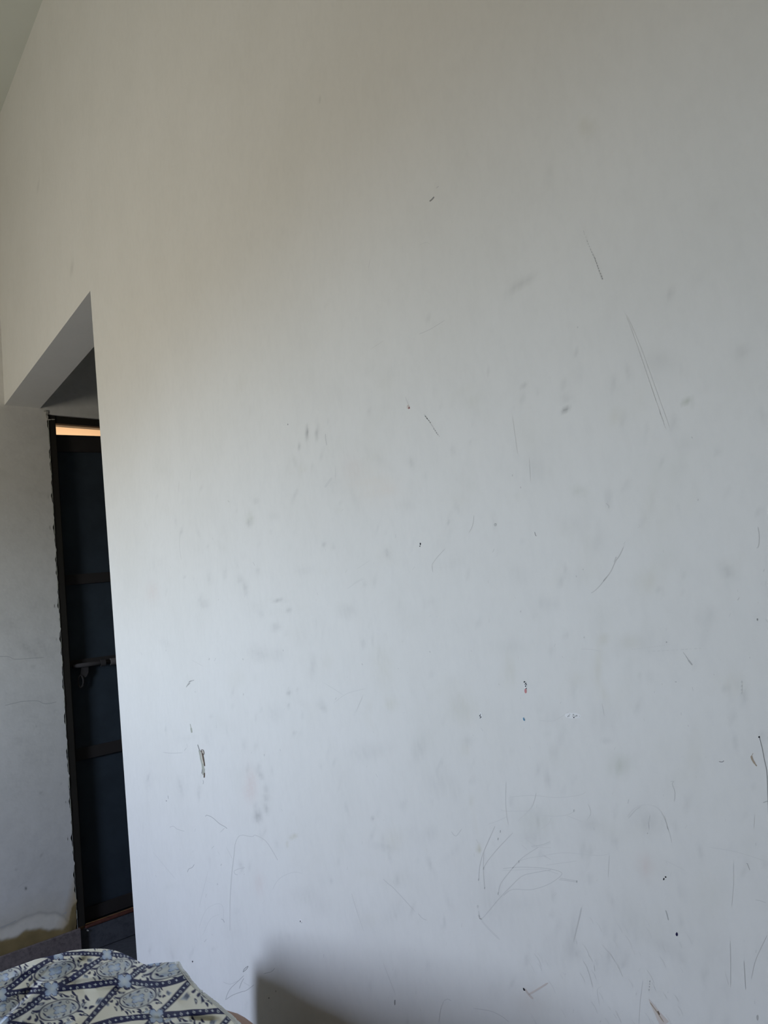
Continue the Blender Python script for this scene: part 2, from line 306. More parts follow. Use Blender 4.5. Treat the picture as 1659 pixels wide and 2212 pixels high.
# white plaster fill with specks
spot(1238, 1546, 19, 6.2, 'white', 2, jag=.07)
for x, y, r_, nm in ((1229, 1546, 1.8, 'mid'), (1231, 1543, 1, 'mid'), (1227, 1548, 1, 'dark'), (1239, 1544, 1.8, 'mid'), (1243, 1547, 1.6, 'mid'), (1240, 1549.5, 1.4, 'black'), (1246, 1546, 1.5, 'dark'), (1237, 1547, 1, 'mid'), (1252, 1547, 1, 'light')):
    spot(x, y, r_, r_, nm, off=Vector((0, -.0003, 0)))
st([(1165, 1556), (1190, 1558), (1205, 1553), (1230, 1537)], 1.2, 'faint')
spot(1135.5, 1480, 3.4, 8, 'white', -8)
for x, y, r_ in ((1133, 1473, 1.6), (1136, 1476, 1.4), (1137, 1479, 1.3), (1135, 1482, 1.1), (1137, 1487, 1.1), (1134, 1478, .9), (1136.5, 1482.5, .8)): spot(x, y, r_, r_*1.2, 'black', off=Vector((0, -.0003, 0)))
spot(1135.5, 1492, 3, 5, 'red', 5)
spot(1039, 1546, 3, 7, 'white', -10)
for x, y, r_ in ((1037, 1546, 1.4), (1039, 1549, 1.3), (1038, 1543, .9), (1037.5, 1551, .9)): spot(x, y, r_, r_, 'black', off=Vector((0, -.0003, 0)))
spot(1131, 1553, 2.4, 4.6, 'white', -25); spot(1132, 1554, 2, 4, 'blue', -25, off=Vector((0, -.0003, 0)))
# curved pencil line at the right edge, with its dot
st([(1640, 1592), (1646, 1614), (1651, 1640), (1656, 1664), (1658, 1696), (1660, 1760)], 1.5, 'dark', taper=False); spot(1640, 1592, 1.9, 2.2, 'black'); st([(1638, 1589), (1643, 1608)], 1.2, 'white')
st([(1627, 1627), (1623.5, 1634), (1626, 1642), (1631, 1650), (1635, 1655)], [1]*4+[4.4]*4+[4]*4+[2.4]*4+[.8], 'tan')
st([(1553, 1645), (1560, 1646), (1564, 1643)], 1.8, 'dark'); st([(1553, 1647.5), (1562, 1648)], 1, 'white'); st([(1648, 1734), (1659, 1730)], 2, 'mid')
# child's pen scribble
SC = [[(1093, 1690), (1092, 1732), (1095, 1765), (1098, 1781)], [(1069, 1785), (1052, 1823), (1043, 1845), (1036, 1872), (1034, 1902)],
      [(1108, 1799), (1078, 1830), (1054, 1859), (1044, 1877)], [(1045, 1841), (1044, 1881), (1047, 1919)], [(1163, 1830), (1127, 1854), (1101, 1883), (1081, 1910), (1076, 1933)],
      [(1087, 1876), (1127, 1873), (1181, 1876), (1212, 1884), (1208, 1895), (1181, 1912), (1145, 1922), (1108, 1921), (1088, 1934)],
      [(1190, 1879), (1150, 1886), (1127, 1893), (1101, 1917), (1072, 1948), (1040, 1985), (1034, 1968)], [(1210, 1897), (1246, 1903)], [(1208, 1900), (1245, 1905)],
      [(1127, 1825), (1139, 1836)], [(1148, 1828), (1170, 1825), (1189, 1818)], [(1150, 1831), (1172, 1827), (1190, 1821)], [(1135, 1810), (1157, 1809)], [(1135, 1811), (1150, 1823), (1165, 1830), (1190, 1831)], [(1158, 1714), (1150, 1740), (1139, 1754), (1120, 1772)],
      [(1155, 1761), (1199, 1763), (1226, 1760), (1244, 1751)], [(1226, 1762), (1240, 1768), (1258, 1775)], [(1190, 1767), (1186, 1778), (1175, 1787), (1165, 1792)], [(1170, 1845), (1190, 1857)], [(1163, 1850), (1217, 1842), (1265, 1846), (1298, 1848), (1316, 1844)],
      [(1194, 1934), (1200, 1927)], [(1197, 1936), (1203, 1929)], [(1056, 1780), (1076, 1773), (1095, 1764)], [(1082, 1749), (1092, 1752), (1140, 1752)], [(1101, 1722), (1150, 1718), (1200, 1723), (1250, 1718), (1265, 1711)], [(1316, 1848), (1314, 1880), (1314, 1894)],
      [(1086, 1880), (1120, 1879), (1170, 1878), (1206, 1888)], [(1180, 1869), (1215, 1864), (1245, 1860)], [(1270, 1737), (1276, 1755), (1268, 1772)], [(1120, 1860), (1150, 1852), (1180, 1850)]]
for i, s_ in enumerate(SC): st(s_, 1.25, 'light' if i in (1, 2, 3, 4, 5, 6, 7, 8, 10) else 'faint', taper=False)
for x, y in ((1034, 1900), (1044.5, 1876), (1047, 1918), (1076, 1930), (1246, 1904), (1081, 1796), (1076, 1812), (1121, 1861), (1240, 1751)): spot(x, y, 1.1, 3, 'mid', 5)
st([(1355, 1765), (1371, 1746), (1399, 1738), (1426, 1751), (1444, 1794), (1451, 1821)], 1.4, 'faint'); st([(1357, 1768), (1373, 1750), (1385, 1742)], 1.1, 'light'); st([(1435, 1762), (1444, 1794)], 1.1, 'light')
st([(1448, 1688), (1456, 1688), (1452, 1694), (1458, 1712), (1456, 1732)], 1.2, 'light'); st([(1400, 1775), (1402, 1790)], 1.5, 'light'); spot(1399, 1800, 1.2, 1.2, 'mid')
spot(1434, 1899, 1.4, 2.6, 'black', 20); spot(1438, 1894.5, 1.8, 1.6, 'black'); st([(1432, 1896), (1434, 1903)], 1.2, 'white'); spot(1462, 2018, 2.6, 4.3, 'navy', -5, jag=.05); spot(1460, 2015, 1.1, 1.1, 'white')
st([(1438, 1966), (1441, 1976), (1444, 1988)], 2.2, 'mid'); st([(1468, 2034), (1473, 2048)], 3, 'faint')
spot(1132, 2137, 2.2, 4, 'black', -25); st([(1142, 2148), (1160, 2138), (1184, 2123)], 4, 'rust'); st([(1134, 2136), (1142, 2148), (1152, 2158)], 4, 'rust')
rib([(1402, 2158), (1410, 2172), (1421, 2190), (1436, 2213)], [2, 7, 12, 22], 'rust', off=Vector((0, -.0001, 0))); st([(1404, 2165), (1418, 2184), (1434, 2208)], 2.2, 'tan'); rib([(1421, 2184), (1425, 2192)], 2.6, 'brown')
dashes(1404, 2118, 1402, 2142, 4, 2.2, 'mid')
for s_, nm in (([(1584, 1863), (1584, 1910), (1580, 1958)], 'faint'), ([(1577, 2032), (1578, 2080), (1578, 2132)], 'light'), ([(1607, 2075), (1609, 2110), (1611, 2138)], 'mid'), ([(1657, 2020), (1640, 2055), (1630, 2080), (1623, 2114)], 'light'),
               ([(1566, 2100), (1574, 2128)], 'faint'), ([(1630, 1760), (1628, 1790)], 'faint'), ([(1614, 1865), (1620, 1880)], 'mid'), ([(1612, 1865), (1616, 1866)], 'mid'), ([(1655, 1950), (1640, 1945), (1632, 1944)], 'light'), ([(1530, 1830), (1590, 1840), (1659, 1862)], 'faint'),
               ([(1388, 2120), (1382, 2170), (1380, 2212)], 'faint'), ([(959, 2162), (967, 2158), (975, 2162)], 'light'), ([(959, 2162), (952, 2180), (948, 2208)], 'light'), ([(1023, 2178), (1060, 2184), (1085, 2196), (1100, 2208)], 'light'),
               ([(1260, 2076), (1270, 2095), (1280, 2132)], 'light'), ([(1318, 2060), (1328, 2076)], 'light'), ([(1283, 2085), (1285, 2098)], 'light'), ([(1295, 2170), (1290, 2140), (1300, 2130)], 'faint'), ([(903, 1973), (912, 1983), (922, 1988)], 'light'), ([(975, 1796), (985, 1806), (998, 1790)], 'light'), ([(1300, 1520), (1305, 1545)], 'faint'), ([(1480, 1880), (1440, 1860)], 'faint'), ([(1300, 2040), (1330, 2080), (1345, 2110)], 'faint')):
    st(s_, 1.35, nm)
st([(1032, 1976), (1050, 2000), (1080, 2030)], 4, 'faint'); st([(1256, 1960), (1248, 1995), (1238, 2035)], 2.5, 'light'); spot(1636, 2198, 2, 6, 'mid'); spot(1032, 1958, 1.6, 4, 'light')
# left half
st([(402, 1485), (410, 1473), (420, 1469)], 1.8, 'mid'); st([(408, 1473), (414, 1470)], 1.3, 'dark'); st([(404, 1482), (411, 1475)], 1.2, 'dark'); st([(420, 1494), (424, 1495)], 1.2, 'light')
st([(411, 1564), (413, 1574), (414.5, 1583)], [1.5]*4+[3.6]*4+[1.4], 'olive')
st([(427.5, 1609), (431, 1622), (434.5, 1638), (438, 1652), (438.7, 1662)], [.8]*4+[4]*4+[5]*4+[5]*4+[3], 'olive')
st([(434, 1623), (436, 1636), (439.5, 1650)], [1]*4+[2]*4+[1], 'cream', off=Vector((0, -.0003, 0))); st([(427.2, 1608), (429.5, 1616), (432.5, 1623)], 1.5, 'dark', off=Vector((0, -.00036, 0)))
st([(436.5, 1622), (438.3, 1632), (440.7, 1644), (442.6, 1655)], [3.2]*4+[3]*4+[2.4]*4+[1.4], 'brown', off=Vector((0, -.00042, 0))); st([(434, 1624), (436, 1619.6), (439.5, 1621), (441, 1627), (439.5, 1631)], 1.3, 'brown', off=Vector((0, -.00048, 0))); spot(438.6, 1624.5, 1.5, 2.6, 'cream', off=Vector((0, -.00055, 0)))
spot(439.5, 1667, 3.5, 9, 'olive', 3, off=Vector((0, -.00022, 0))); st([(441.8, 1669), (441.6, 1675), (441, 1680)], 2.6, 'brown', off=Vector((0, -.00036, 0))); st([(437.2, 1661), (436.6, 1667), (435.6, 1671)], 1.6, 'dark', off=Vector((0, -.00036, 0)))
st([(438.5, 1685), (439.6, 1689), (438.6, 1694)], 1.3, 'mid'); st([(352, 1625), (370, 1627), (395, 1626)], 1.3, 'light'); st([(398, 1622), (403, 1615)], 1.4, 'light')
st([(444, 1764), (447, 1761), (459, 1766), (474, 1779), (486, 1786), (491, 1790)], 1.3, 'mid'); st([(486, 1788), (476, 1798)], 1.3, 'light')
st([(600, 1858), (590, 1840), (577, 1820), (565, 1810), (551, 1804), (546, 1807), (535, 1806), (524, 1804), (515, 1808), (508, 1824), (505, 1851), (500, 1894), (497, 1950), (497, 2010)], 1.3, 'light', taper=False)
st([(366, 1787), (375, 1785), (383, 1791), (399, 1796)], 1.4, 'light'); st([(420, 1867), (415, 1874), (408, 1877), (405, 1884)], 1.3, 'mid'); st([(363, 1718), (364, 1726)], 1.2, 'mid'); spot(359.5, 1730, 1.2, 1.2, 'dark')
st([(457, 1833), (463, 1827)], 1.2, 'light'); st([(505, 1882), (515, 1877), (530, 1874)], 1.2, 'light'); st([(505, 1882), (508, 1888), (514, 1890)], 1.2, 'light'); st([(488, 1828), (503, 1857)], 1.1, 'faint')
st([(525, 2100), (528, 2093), (536, 2087), (533, 2093), (525, 2100)], 1.2, 'dark'); st([(487, 2160), (496, 2138), (515, 2119), (527, 2107)], 1.3, 'mid'); st([(549, 2127), (533, 2139), (520, 2143), (502, 2150), (487, 2160)], 1.4, 'mid'); st([(527, 2113), (521, 2124), (517, 2136)], 1.4, 'mid')
st([(482, 2121), (497, 2126), (515, 2118)], 1.1, 'light'); st([(526, 2122), (540, 2130)], 1.1, 'light'); st([(570, 2103), (586, 2099), (594, 2091)], 1.2, 'mid')
spot(416, 2077, 1.3, 2, 'black'); spot(581, 2156, 1.4, 2, 'dark'); spot(596, 2141, 1.4, 2.4, 'mid'); st([(589, 1922), (597, 1906), (611, 1893), (635, 1884), (653, 1887)], 1.2, 'faint')
st([(430, 2005), (445, 1966), (470, 1952), (482, 1960), (483, 1990)], 1.1, 'faint'); st([(478, 1985), (482, 1987), (485, 1993)], 1.2, 'mid'); st([(438, 2020), (455, 1985), (475, 1975)], 1.1, 'faint')
spot(649, 1989, 2.4, 4, 'white'); spot(649, 1990, 1, 2.4, 'black', off=Vector((0, -.0003, 0))); spot(652, 1993, .8, .8, 'dark', off=Vector((0, -.0003, 0)))
st([(760, 1930), (763, 1942), (773, 1975), (786, 2011)], 2, 'faint'); st([(828, 1899), (840, 1910), (852, 1920), (897, 1969)], 1.4, 'light'); spot(853, 2165, 1.5, 6, 'dark'); st([(828, 2080), (855, 2150)], 2, 'faint')
spot(622, 917, 1, 1.6, 'dark'); st([(703, 937), (704, 950), (706, 962)], 2, 'light'); st([(702, 1053), (708, 1044), (717, 1032)], 5, 'faint'); st([(724, 1005), (725, 1036)], 1.3, 'faint'); st([(492, 1081), (496, 1085)], 1.6, 'light')
for s_ in ([(750, 1272), (775, 1256), (790, 1250)], [(760, 1263), (786, 1247)], [(389, 1150), (388, 1180), (392, 1211)], [(387, 1040), (386, 1063)], [(412, 1015), (411, 1040)], [(832, 1188), (840, 1200)], [(770, 1230), (800, 1210)], [(736, 1105), (742, 1100)],
           [(830, 735), (800, 755)], [(905, 530), (920, 524), (930, 528)], [(1107, 900), (1118, 980)], [(1143, 990), (1146, 1040)], [(700, 1475), (740, 1500)], [(720, 1520), (750, 1498), (790, 1488)], [(785, 1500), (768, 1540)], [(413, 1425), (440, 1440)], [(330, 1840), (380, 1900)], [(450, 1880), (430, 1960)], [(800, 560), (796, 580)]):
    st(s_, 1.2, 'faint')
for x, y in ((1248, 707), (1107, 1027), (1125, 1053), (526, 1500), (525, 1424), (452, 1424), (1245, 1245), (1125, 1321), (929, 1408), (571, 1631), (478, 1868), (612, 1405), (783, 1435), (1262, 1377), (1495, 945), (1508, 1080), (806, 1769), (470, 1910)):
    spot(x, y, 1.3, 2.4, 'light', rng.uniform(-30, 30))
for _ in range(170):                       # tiny nicks in the lower wall
    x = rng.uniform(300, 1659); y = rng.uniform(1150, 2212); a = rng.uniform(0.9, 2.2); l = rng.uniform(2, 9)
    rib([(x, y), (x+l*math.cos(a)*rng.choice([-1, 1]), y+l*math.sin(a))], rng.uniform(.7, 1.6), 'faint' if rng.random() < .75 else 'light')
for _ in range(60):                        # slanting scuffs near the bottom right
    x = rng.uniform(1130, 1480); y = rng.uniform(1980, 2212); l = rng.uniform(8, 30)
    st([(x, y), (x+l*.35, y+l*.5), (x+l*.55, y+l)], rng.uniform(.6, 1.3), 'faint')

me = bpy.data.meshes.new('wall_main')
# lintel underside, jamb face, back face, end faces
def addq(a, b, c, d):
    n = len(V); V.extend([a, b, c, d]); ST.extend([[1, 1, 1]]*4); FA.append([n, n+1, n+2, n+3]); MI.append(0)
y0, y1 = S, S+TH
addq((XL, y0, LZ), (JX, y0, LZ), (JX, y1, LZ), (XL, y1, LZ))
addq((JX, y0, 0), (JX, y1, 0), (JX, y1, LZ), (JX, y0, LZ))
addq((JX, y1, 0), (XR, y1, 0), (XR, y1, LZ), (JX, y1, LZ))
addq((XL, y1, LZ), (XR, y1, LZ), (XR, y1, CZ), (XL, y1, CZ))
me.from_pydata(V, [], FA); me.update(); me.polygons.foreach_set('material_index', MI)
def set_attr(me, name, arr):
    at = me.attributes.new(name, 'FLOAT_COLOR', 'POINT'); a = np.ones((len(arr), 4), np.float32); a[:, :3] = arr; at.data.foreach_set('color', a.ravel())
set_attr(me, 'stain', np.array(ST))
wall = link('wall_main', me, mark_mats)
tag(wall, 'large scuffed off-white painted wall with an opening at its left end', 'wall', kind='structure')

# ------------------------------------------------------------------ left wall with damp stain
DY0 = on_left(103, 895).y                  # outer edge of the door frame
DZ1 = EYE.z + 1.516*S; DZ0 = 0.10
YE = 2.7                                   # end of the passage behind
ys = axis([(YB, 0.45, 0.08), (0.45, DY0, 0.004)]); zl = axis([(0, 0.55, 0.004), (0.55, DZ1, 0.008), (DZ1, CZ, 0.05)])
Yg, Zg = np.meshgrid(ys, zl, indexing='ij')
jit = 0.0022*np.sin(zl*41)+0.0018*np.sin(zl*97+1)+0.0012*np.sin(zl*230)   # uneven plaster edge beside the frame
wgt = np.where(Yg > DY0-0.012, 1.0, 0.0)
Yj = Yg + wgt*(jit[None, :]-0.001)*np.where(Zg < DZ1, 1, 0)
PL = np.stack([np.full_like(Yj, XL), Yj, Zg], -1).reshape(-1, 3)
u, v = project(PL); u = np.nan_to_num(u, nan=-9999); v = np.nan_to_num(v, nan=-9999)
nb = 2.5*np.sin(u*.075)+1.2*np.sin(u*.19+1)+.5*np.sin(u*.43+v*.3)
yb = np.interp(u, [-400, -40, 0, 29, 58, 93, 120, 135, 148, 156, 170], [2170, 2044, 2030, 2024, 2012, 2005, 2007, 2008, 1998, 1960, 1940]) + nb
t = np.clip((v-yb)/9+.5, 0, 1)[:, None]; t = t*t*(3-2*t)
depth = np.clip((v-yb)/55, 0, 1)[:, None]
brown = np.array([.42, .32, .15])*(1-.5*depth)
col = np.ones((len(PL), 3))
yr = np.interp(u, [-400, 60, 110, 139, 147, 160, 172], [2300, 2060, 2020, 1964, 1935, 1885, 1800]) + nb*1.5   # yellow creep up beside the frame
tr = np.clip((v-yr)/70+.1, 0, 1)[:, None]*(v < 2100)[:, None]
col *= 1-tr*(1-np.array([.74, .62, .44]))
yt = np.interp(u, [-400, -40, 0, 48, 87, 120, 139, 150], [2150, 2024, 2005, 1985, 1971, 1971, 1980, 2000]) + nb*.6  # tide line
band = (np.clip((v-yt)/10, 0, 1)*np.clip((yb-v)/6, 0, 1))[:, None]
col = col*(1+band*.22)*(1-.16*np.exp(-((v-yt)/3.0)**2)[:, None]*(v < yb)[:, None])
haze = np.clip((v-(yt-55))/60, 0, 1)[:, None]; col *= 1-haze*(1-np.array([.90, .87, .80]))
col = col*(1-t) + (brown+.12*np.sin(u*.11+v*.07)[:, None]*np.sin(v*.13-u*.05)[:, None]*brown)*t
col *= paint_blobs(PL, [(56, 1919, 2.5, 3, 0, .6, (0, 0, 0)), (35, 1878, 3, 3, 0, .15, (0, 0, 0)), (90, 1847, 2, 6, 25, .2, (0, 0, 0)), (60, 1400, 30, 10, 40, .12, (0, 0, 0)), (90, 1395, 22, 9, 45, .12, (0, 0, 0)), (72, 1440, 4, 3, 0, .25, (0, 0, 0)), (78, 1568, 2, 2, 0, .3, (0, 0, 0)), (20, 1350, 20, 14, 0, .08, (0, 0, 0)), (118, 1537, 4, 2, -20, .2, (0, 0, 0)), (88, 1713, 5, 3, 20, .2, (0, 0, 0)), (40, 1600, 12, 8, 0, .07, (0, 0, 0)), (131, 1692, 2, 2, 0, .3, (0, 0, 0)), (100, 1860, 30, 20, 0, .06, (0, 0, 0))])
V = PL.tolist(); ST = col.tolist(); MI = []; FA = []
ny, nzl = len(ys), len(zl)
for i in range(ny-1):
    for j in range(nzl-1):
        FA.append([i*nzl+j, (i+1)*nzl+j, (i+1)*nzl+j+1, i*nzl+j+1])
MI = [0]*len(FA)
left_mats = [m_left] + mark_mats[1:]
offx = Vector((0.0002, 0, 0))
st([(-10, 1417), (0, 1418), (20, 1419), (32, 1424), (68, 1422), (95, 1420)], 1.3, 'mid', plane=on_left, off=offx)
st([(10, 1524), (35, 1518), (51, 1515), (80, 1514), (95, 1520), (110, 1519), (122, 1516)], 1.4, 'mid', plane=on_left, off=offx)
st([(38, 1918), (50, 1908), (61, 1904)], 1.3, 'light', plane=on_left, off=offx); st([(135, 1976), (143, 1970), (141, 1975)], 1.4, 'mid', plane=on_left, off=offx)
st([(0, 2004), (20, 1996), (35, 1988)], 2, 'mid', plane=on_left, off=offx); spot(56, 1919, 1.8, 2.4, 'dark', plane=on_left, off=offx)
for k in range(26):                        # flaked pale edge of the plaster beside the frame
    z0 = 0.14+k*.078+random.uniform(-.02, .02); z1 = z0+random.uniform(.03, .075)
    if z1 > DZ1: break
    n = len(V); yy = DY0+.0015; wd = random.uniform(.0015, .004)
    V += [(XL+.0012, yy-wd, z0), (XL+.0012, yy, z0+.005), (XL+.0012, yy, z1-.006), (XL+.0012, yy-wd*.7, z1)]; ST += [[1, 1, 1]]*4
    FA.append([n, n+1, n+2, n+3]); MI.append(MK['olive'])
def addq(a, b, c, d):
    n = len(V); V.extend([a, b, c, d]); ST.extend([[1, 1, 1]]*4); FA.append([n, n+1, n+2, n+3]); MI.append(0)
DY1 = DY0 + 0.95                           # far side of the doorway
addq((XL, DY0, DZ1), (XL, DY1, DZ1), (XL, DY1, CZ), (XL, DY0, CZ))
addq((XL, DY1, 0), (XL, YE, 0), (XL, YE, CZ), (XL, DY1, CZ))
addq((XL, DY0, DZ1), (XL-.16, DY0, DZ1), (XL-.16, DY1, DZ1), (XL, DY1, DZ1))
addq((XL, DY0+.001, 0), (XL, DY0+.001, DZ1), (XL-.16, DY0+.001, DZ1), (XL-.16, DY0+.001, 0))
addq((XL, DY1, 0), (XL, DY1, DZ1), (XL-.16, DY1, DZ1), (XL-.16, DY1, 0))
addq((XL-.16, YB, 0), (XL-.16, YB, CZ), (XL-.16, DY0, CZ), (XL-.16, DY0, 0))
addq((XL-.16, DY1, 0), (XL-.16, DY1, CZ), (XL-.16, YE, CZ), (XL-.16, YE, 0))
addq((XL-.16, DY0, DZ1), (XL-.16, DY0, CZ), (XL-.16, DY1, CZ), (XL-.16, DY1, DZ1))
me = bpy.data.meshes.new('wall_left'); me.from_pydata(V, [], FA); me.update(); me.polygons.foreach_set('material_index', MI); set_attr(me, 'stain', np.array(ST))
tag(link('wall_left', me, left_mats), 'dim side wall with brown damp stain above the stone skirting', 'wall', kind='structure')

# ------------------------------------------------------------------ room shell
def struct(name, mb, mt, label, cat, bevel=0):
    return tag(mb.build(name, mt, bevel=bevel), label, cat, kind='structure')
b = MB(); b.box(XL-.16, XR+.12, YB-.15, YE+.1, -0.12, 0); struct('floor', b, m_floor, 'dark grey stone floor running into the passage', 'floor')
b = MB(); b.box(XL-.16, XR+.12, YB-.15, YE+.1, CZ, CZ+.12); struct('ceiling', b, m_ceil, 'plain greenish grey ceiling', 'ceiling')
b = MB(); b.box(XR, XR+.12, YB-.15, YE+.1, 0, CZ); struct('wall_right', b, m_plain, 'plain white wall beside the camera', 'wall')
b = MB(); b.box(XL-.16, XR+.12, YE, YE+.1, 0, CZ); struct('wall_passage', b, m_plain, 'end wall of the dark passage', 'wall')
b = MB(); x0, x1, z0, z1 = WIN
b.box(XL-.16, x0, YB-.12, YB, 0, CZ); b.box(x1, XR+.12, YB-.12, YB, 0, CZ); b.box(x0, x1, YB-.12, YB, 0, z0); b.box(x0, x1, YB-.12, YB, z1, CZ)
struct('wall_back', b, m_dull, 'white wall with the window that lights the room', 'wall')
wn = empty('window_1', ((x0+x1)/2, YB-.06, z0)); tag(wn, 'wide open window behind the camera', 'window', kind='structure')
b = MB(); fr = .035
b.box(x0, x1, YB-.09, YB-.04, z0, z0+fr); b.box(x0, x1, YB-.09, YB-.04, z1-fr, z1); b.box(x0, x0+fr, YB-.09, YB-.04, z0, z1); b.box(x1-fr, x1, YB-.09, YB-.04, z0, z1)
b.build('window_frame', m_frame, wn)
# skirting along the left wall
b = MB(); ye = on_left(175, 2012, XL+.014).y
b.box(XL, XL+.014, YB, ye, 0.0, 0.100); struct('baseboard_left', b, m_skirt, 'speckled grey stone skirting below the damp stain', 'skirting', bevel=.002)

# ------------------------------------------------------------------ door in the left wall
door = empty('door_1', (XL-.03, DY0, 0)); tag(door, 'dark metal door with lit gap above it, seen through the opening', 'door', kind='structure')
xf = XL-.002                               # face of the frame
fy = on_left(121.5, 930, xf).y - DY0          # width of the frame member
b = MB()
b.box(xf-.06, xf, DY0+.001, DY0+fy, DZ0, DZ1-.001); b.box(xf-.06, xf, DY1-fy, DY1-.001, DZ0, DZ1-.001)
zt = on_left(118, 918, xf-.03).z
b.box(xf-.03, xf-.004, DY0+fy, DY1-fy, zt, DZ1-.001)
b.build('door_frame', m_frame, door, bevel=.003)
b = MB(); b.box(XL-.16, XL-.004, DY0+.002, DY1-.002, 0.001, DZ0-.012); b.build('threshold', m_floor, door, bevel=.003)
b = MB(); b.box(XL-.02, XL-.001, DY0+fy, DY1-.01, DZ0-.012, DZ0-.003); b.build('threshold_edge', m_red, door, bevel=.002)['label'] = 'thin mottled dark red strip along the threshold'
# torn plaster around the frame's upper corner and the foot
b = MB()
for px, py, rx, ry in ((101, 893, 3, 6), (102, 902, 2.4, 4), (98, 888, 4, 2.4), (105, 907, 6, 1.4), (114, 906.5, 4, 1.2), (170, 2011, 3, 1.6), (189, 2010, 2.4, 1.6), (100, 897, 2, 6)):
    pts = [on_left(px+rx*math.cos(a_)*random.uniform(.7, 1.2), py+ry*math.sin(a_)*random.uniform(.7, 1.2), XL+.001) for a_ in np.linspace(0, 2*math.pi, 9)[:-1]]
    b.prism(pts, (.003, 0, 0))
b.build('plaster_chips', m_chip, door)['label'] = 'pale torn plaster around the frame corner'
# leaf: laid out at its real plane behind the frame face; it hangs slightly out of true
xp = XL-.034
def lz(px, py): return on_left(px, py, xp)
YLa, YLb = DY0+fy-.012, DY1-fy+.01
def slope_line(p, q):
    a_, b_ = lz(*p), lz(*q); k = (b_.z-a_.z)/(b_.y-a_.y); return lambda y: a_.z+k*(y-a_.y)
top_f = slope_line((121, 939), (218, 942))
YV = on_left(290, 1975).y + .12            # just past what the opening shows
def topz(y): return top_f(min(y, YV)) - (0.02*max(0, y-YV))
def strip(mb, f0, f1, xa, xb, ya=YLa, yb=YLb, n=8, mi=0):
    yy = [ya+(yb-ya)*i/n for i in range(n+1)]
    for i in range(n):
        a_, b_ = yy[i], yy[i+1]
        k = len(mb.v)
        mb.v += [(x, y, f(y)) for x in (xa, xb) for y in (a_, b_) for f in (f0, f1)]
        for q in ((0, 2, 3, 1), (4, 5, 7, 6), (0, 1, 5, 4), (2, 6, 7, 3), (0, 4, 6, 2), (1, 3, 7, 5)): mb.f.append(tuple(k+i_ for i_ in q)); mb.mi.append(mi)
leaf_b = MB()
strip(leaf_b, lambda y: DZ0-.008, lambda y: topz(y), xp-.030, xp-.012, n=16)
leaf = leaf_b.build('door_leaf', m_leaf, door)
sk = .028
rails = [(lambda y: topz(y)-.075, lambda y: topz(y)), None]
def mid(p, q, half):
    f = slope_line(p, q); k = .35
    base = (p[0]+q[0])/2
    return (lambda y: f(min(y, YV+.1))-half, lambda y: f(min(y, YV+.1))+half)
R1 = mid((147, 1253), (242, 1245), .021); R2 = mid((158, 1434), (252, 1421), .014); R3 = mid((168, 1631), (266, 1609), .023)
R4 = (lambda y: DZ0+.003, lambda y: DZ0+.05)
for fz in (rails[0], R1, R2, R3, R4):
    rb = MB(); strip(rb, fz[0], fz[1], xp-.013, xp, n=10); rb.build('rail', m_rail, leaf)
b = MB(); b.box(xp-.013, xp+.001, YLa, YLa+.021, DZ0+.003, topz(YLa)-.001); b.build('stile', m_frame, leaf)
b = MB(); b.box(xp-.013, xp+.001, YLb-.06, YLb, DZ0+.003, topz(YLb)-.001); b.build('stile', m_rail, leaf)
# sliding bolt with clips and a hanging hasp
xb_ = xp+.012
bolt_b = MB(); bolt_b.tube([on_left(157, 1439.5, xb_), on_left(258, 1426.5, xb_)], .0085, 10)
bolt = bolt_b.build('bolt', m_metal, leaf, smooth=True)
def clip(px0, px1, name, mt):
    c = MB()
    for k in range(7):
        a0 = math.pi*k/7-.3; a1 = math.pi*(k+1)/7-.3
        ya, yb2 = on_left(px0, 1434, xb_).y, on_left(px1, 1432, xb_).y
        zc = on_left((px0+px1)/2, 1440-(px0+px1-314)/2*.128, xb_).z
        def q(a_, r_): return (xb_+r_*math.sin(a_+.3), zc+r_*1.15*math.cos(a_+.3))
        (xa1, za1), (xa2, za2) = q(a0, .0125), q(a1, .0125); (xi1, zi1), (xi2, zi2) = q(a0, .0095), q(a1, .0095)
        n = len(c.v)
        c.v += [(xa1, ya, za1), (xa2, ya, za2), (xa2, yb2, za2), (xa1, yb2, za1), (xi1, ya, zi1), (xi2, ya, zi2), (xi2, yb2, zi2), (xi1, yb2, zi1)]
        for f in ((0, 1, 2, 3), (4, 7, 6, 5), (0, 4, 5, 1), (3, 2, 6, 7), (0, 3, 7, 4), (1, 5, 6, 2)): c.f.append(tuple(n+i for i in f)); c.mi.append(0)
    return c.build(name, mt, leaf, smooth=False)
clip(217, 227, 'bolt_clip', m_metal); clip(238, 254, 'bolt_clip', m_clip)['label'] = 'pale shiny bolt clip'
hb = MB()
hb.prism([on_left(x, y, xp+.005) for x, y in ((176, 1442), (190, 1440), (191, 1452), (186, 1462), (178, 1466), (172, 1462), (174, 1452))], (.003, 0, 0))
cyc = [on_left(174.5+5.5*math.sin(a_), 1472-13*math.cos(a_), xp+.008) for a_ in np.linspace(0, 2*math.pi, 21)]
hb.tube(cyc, .0035, 8, cap=False)
hb.build('hasp', m_metal, leaf, smooth=False)

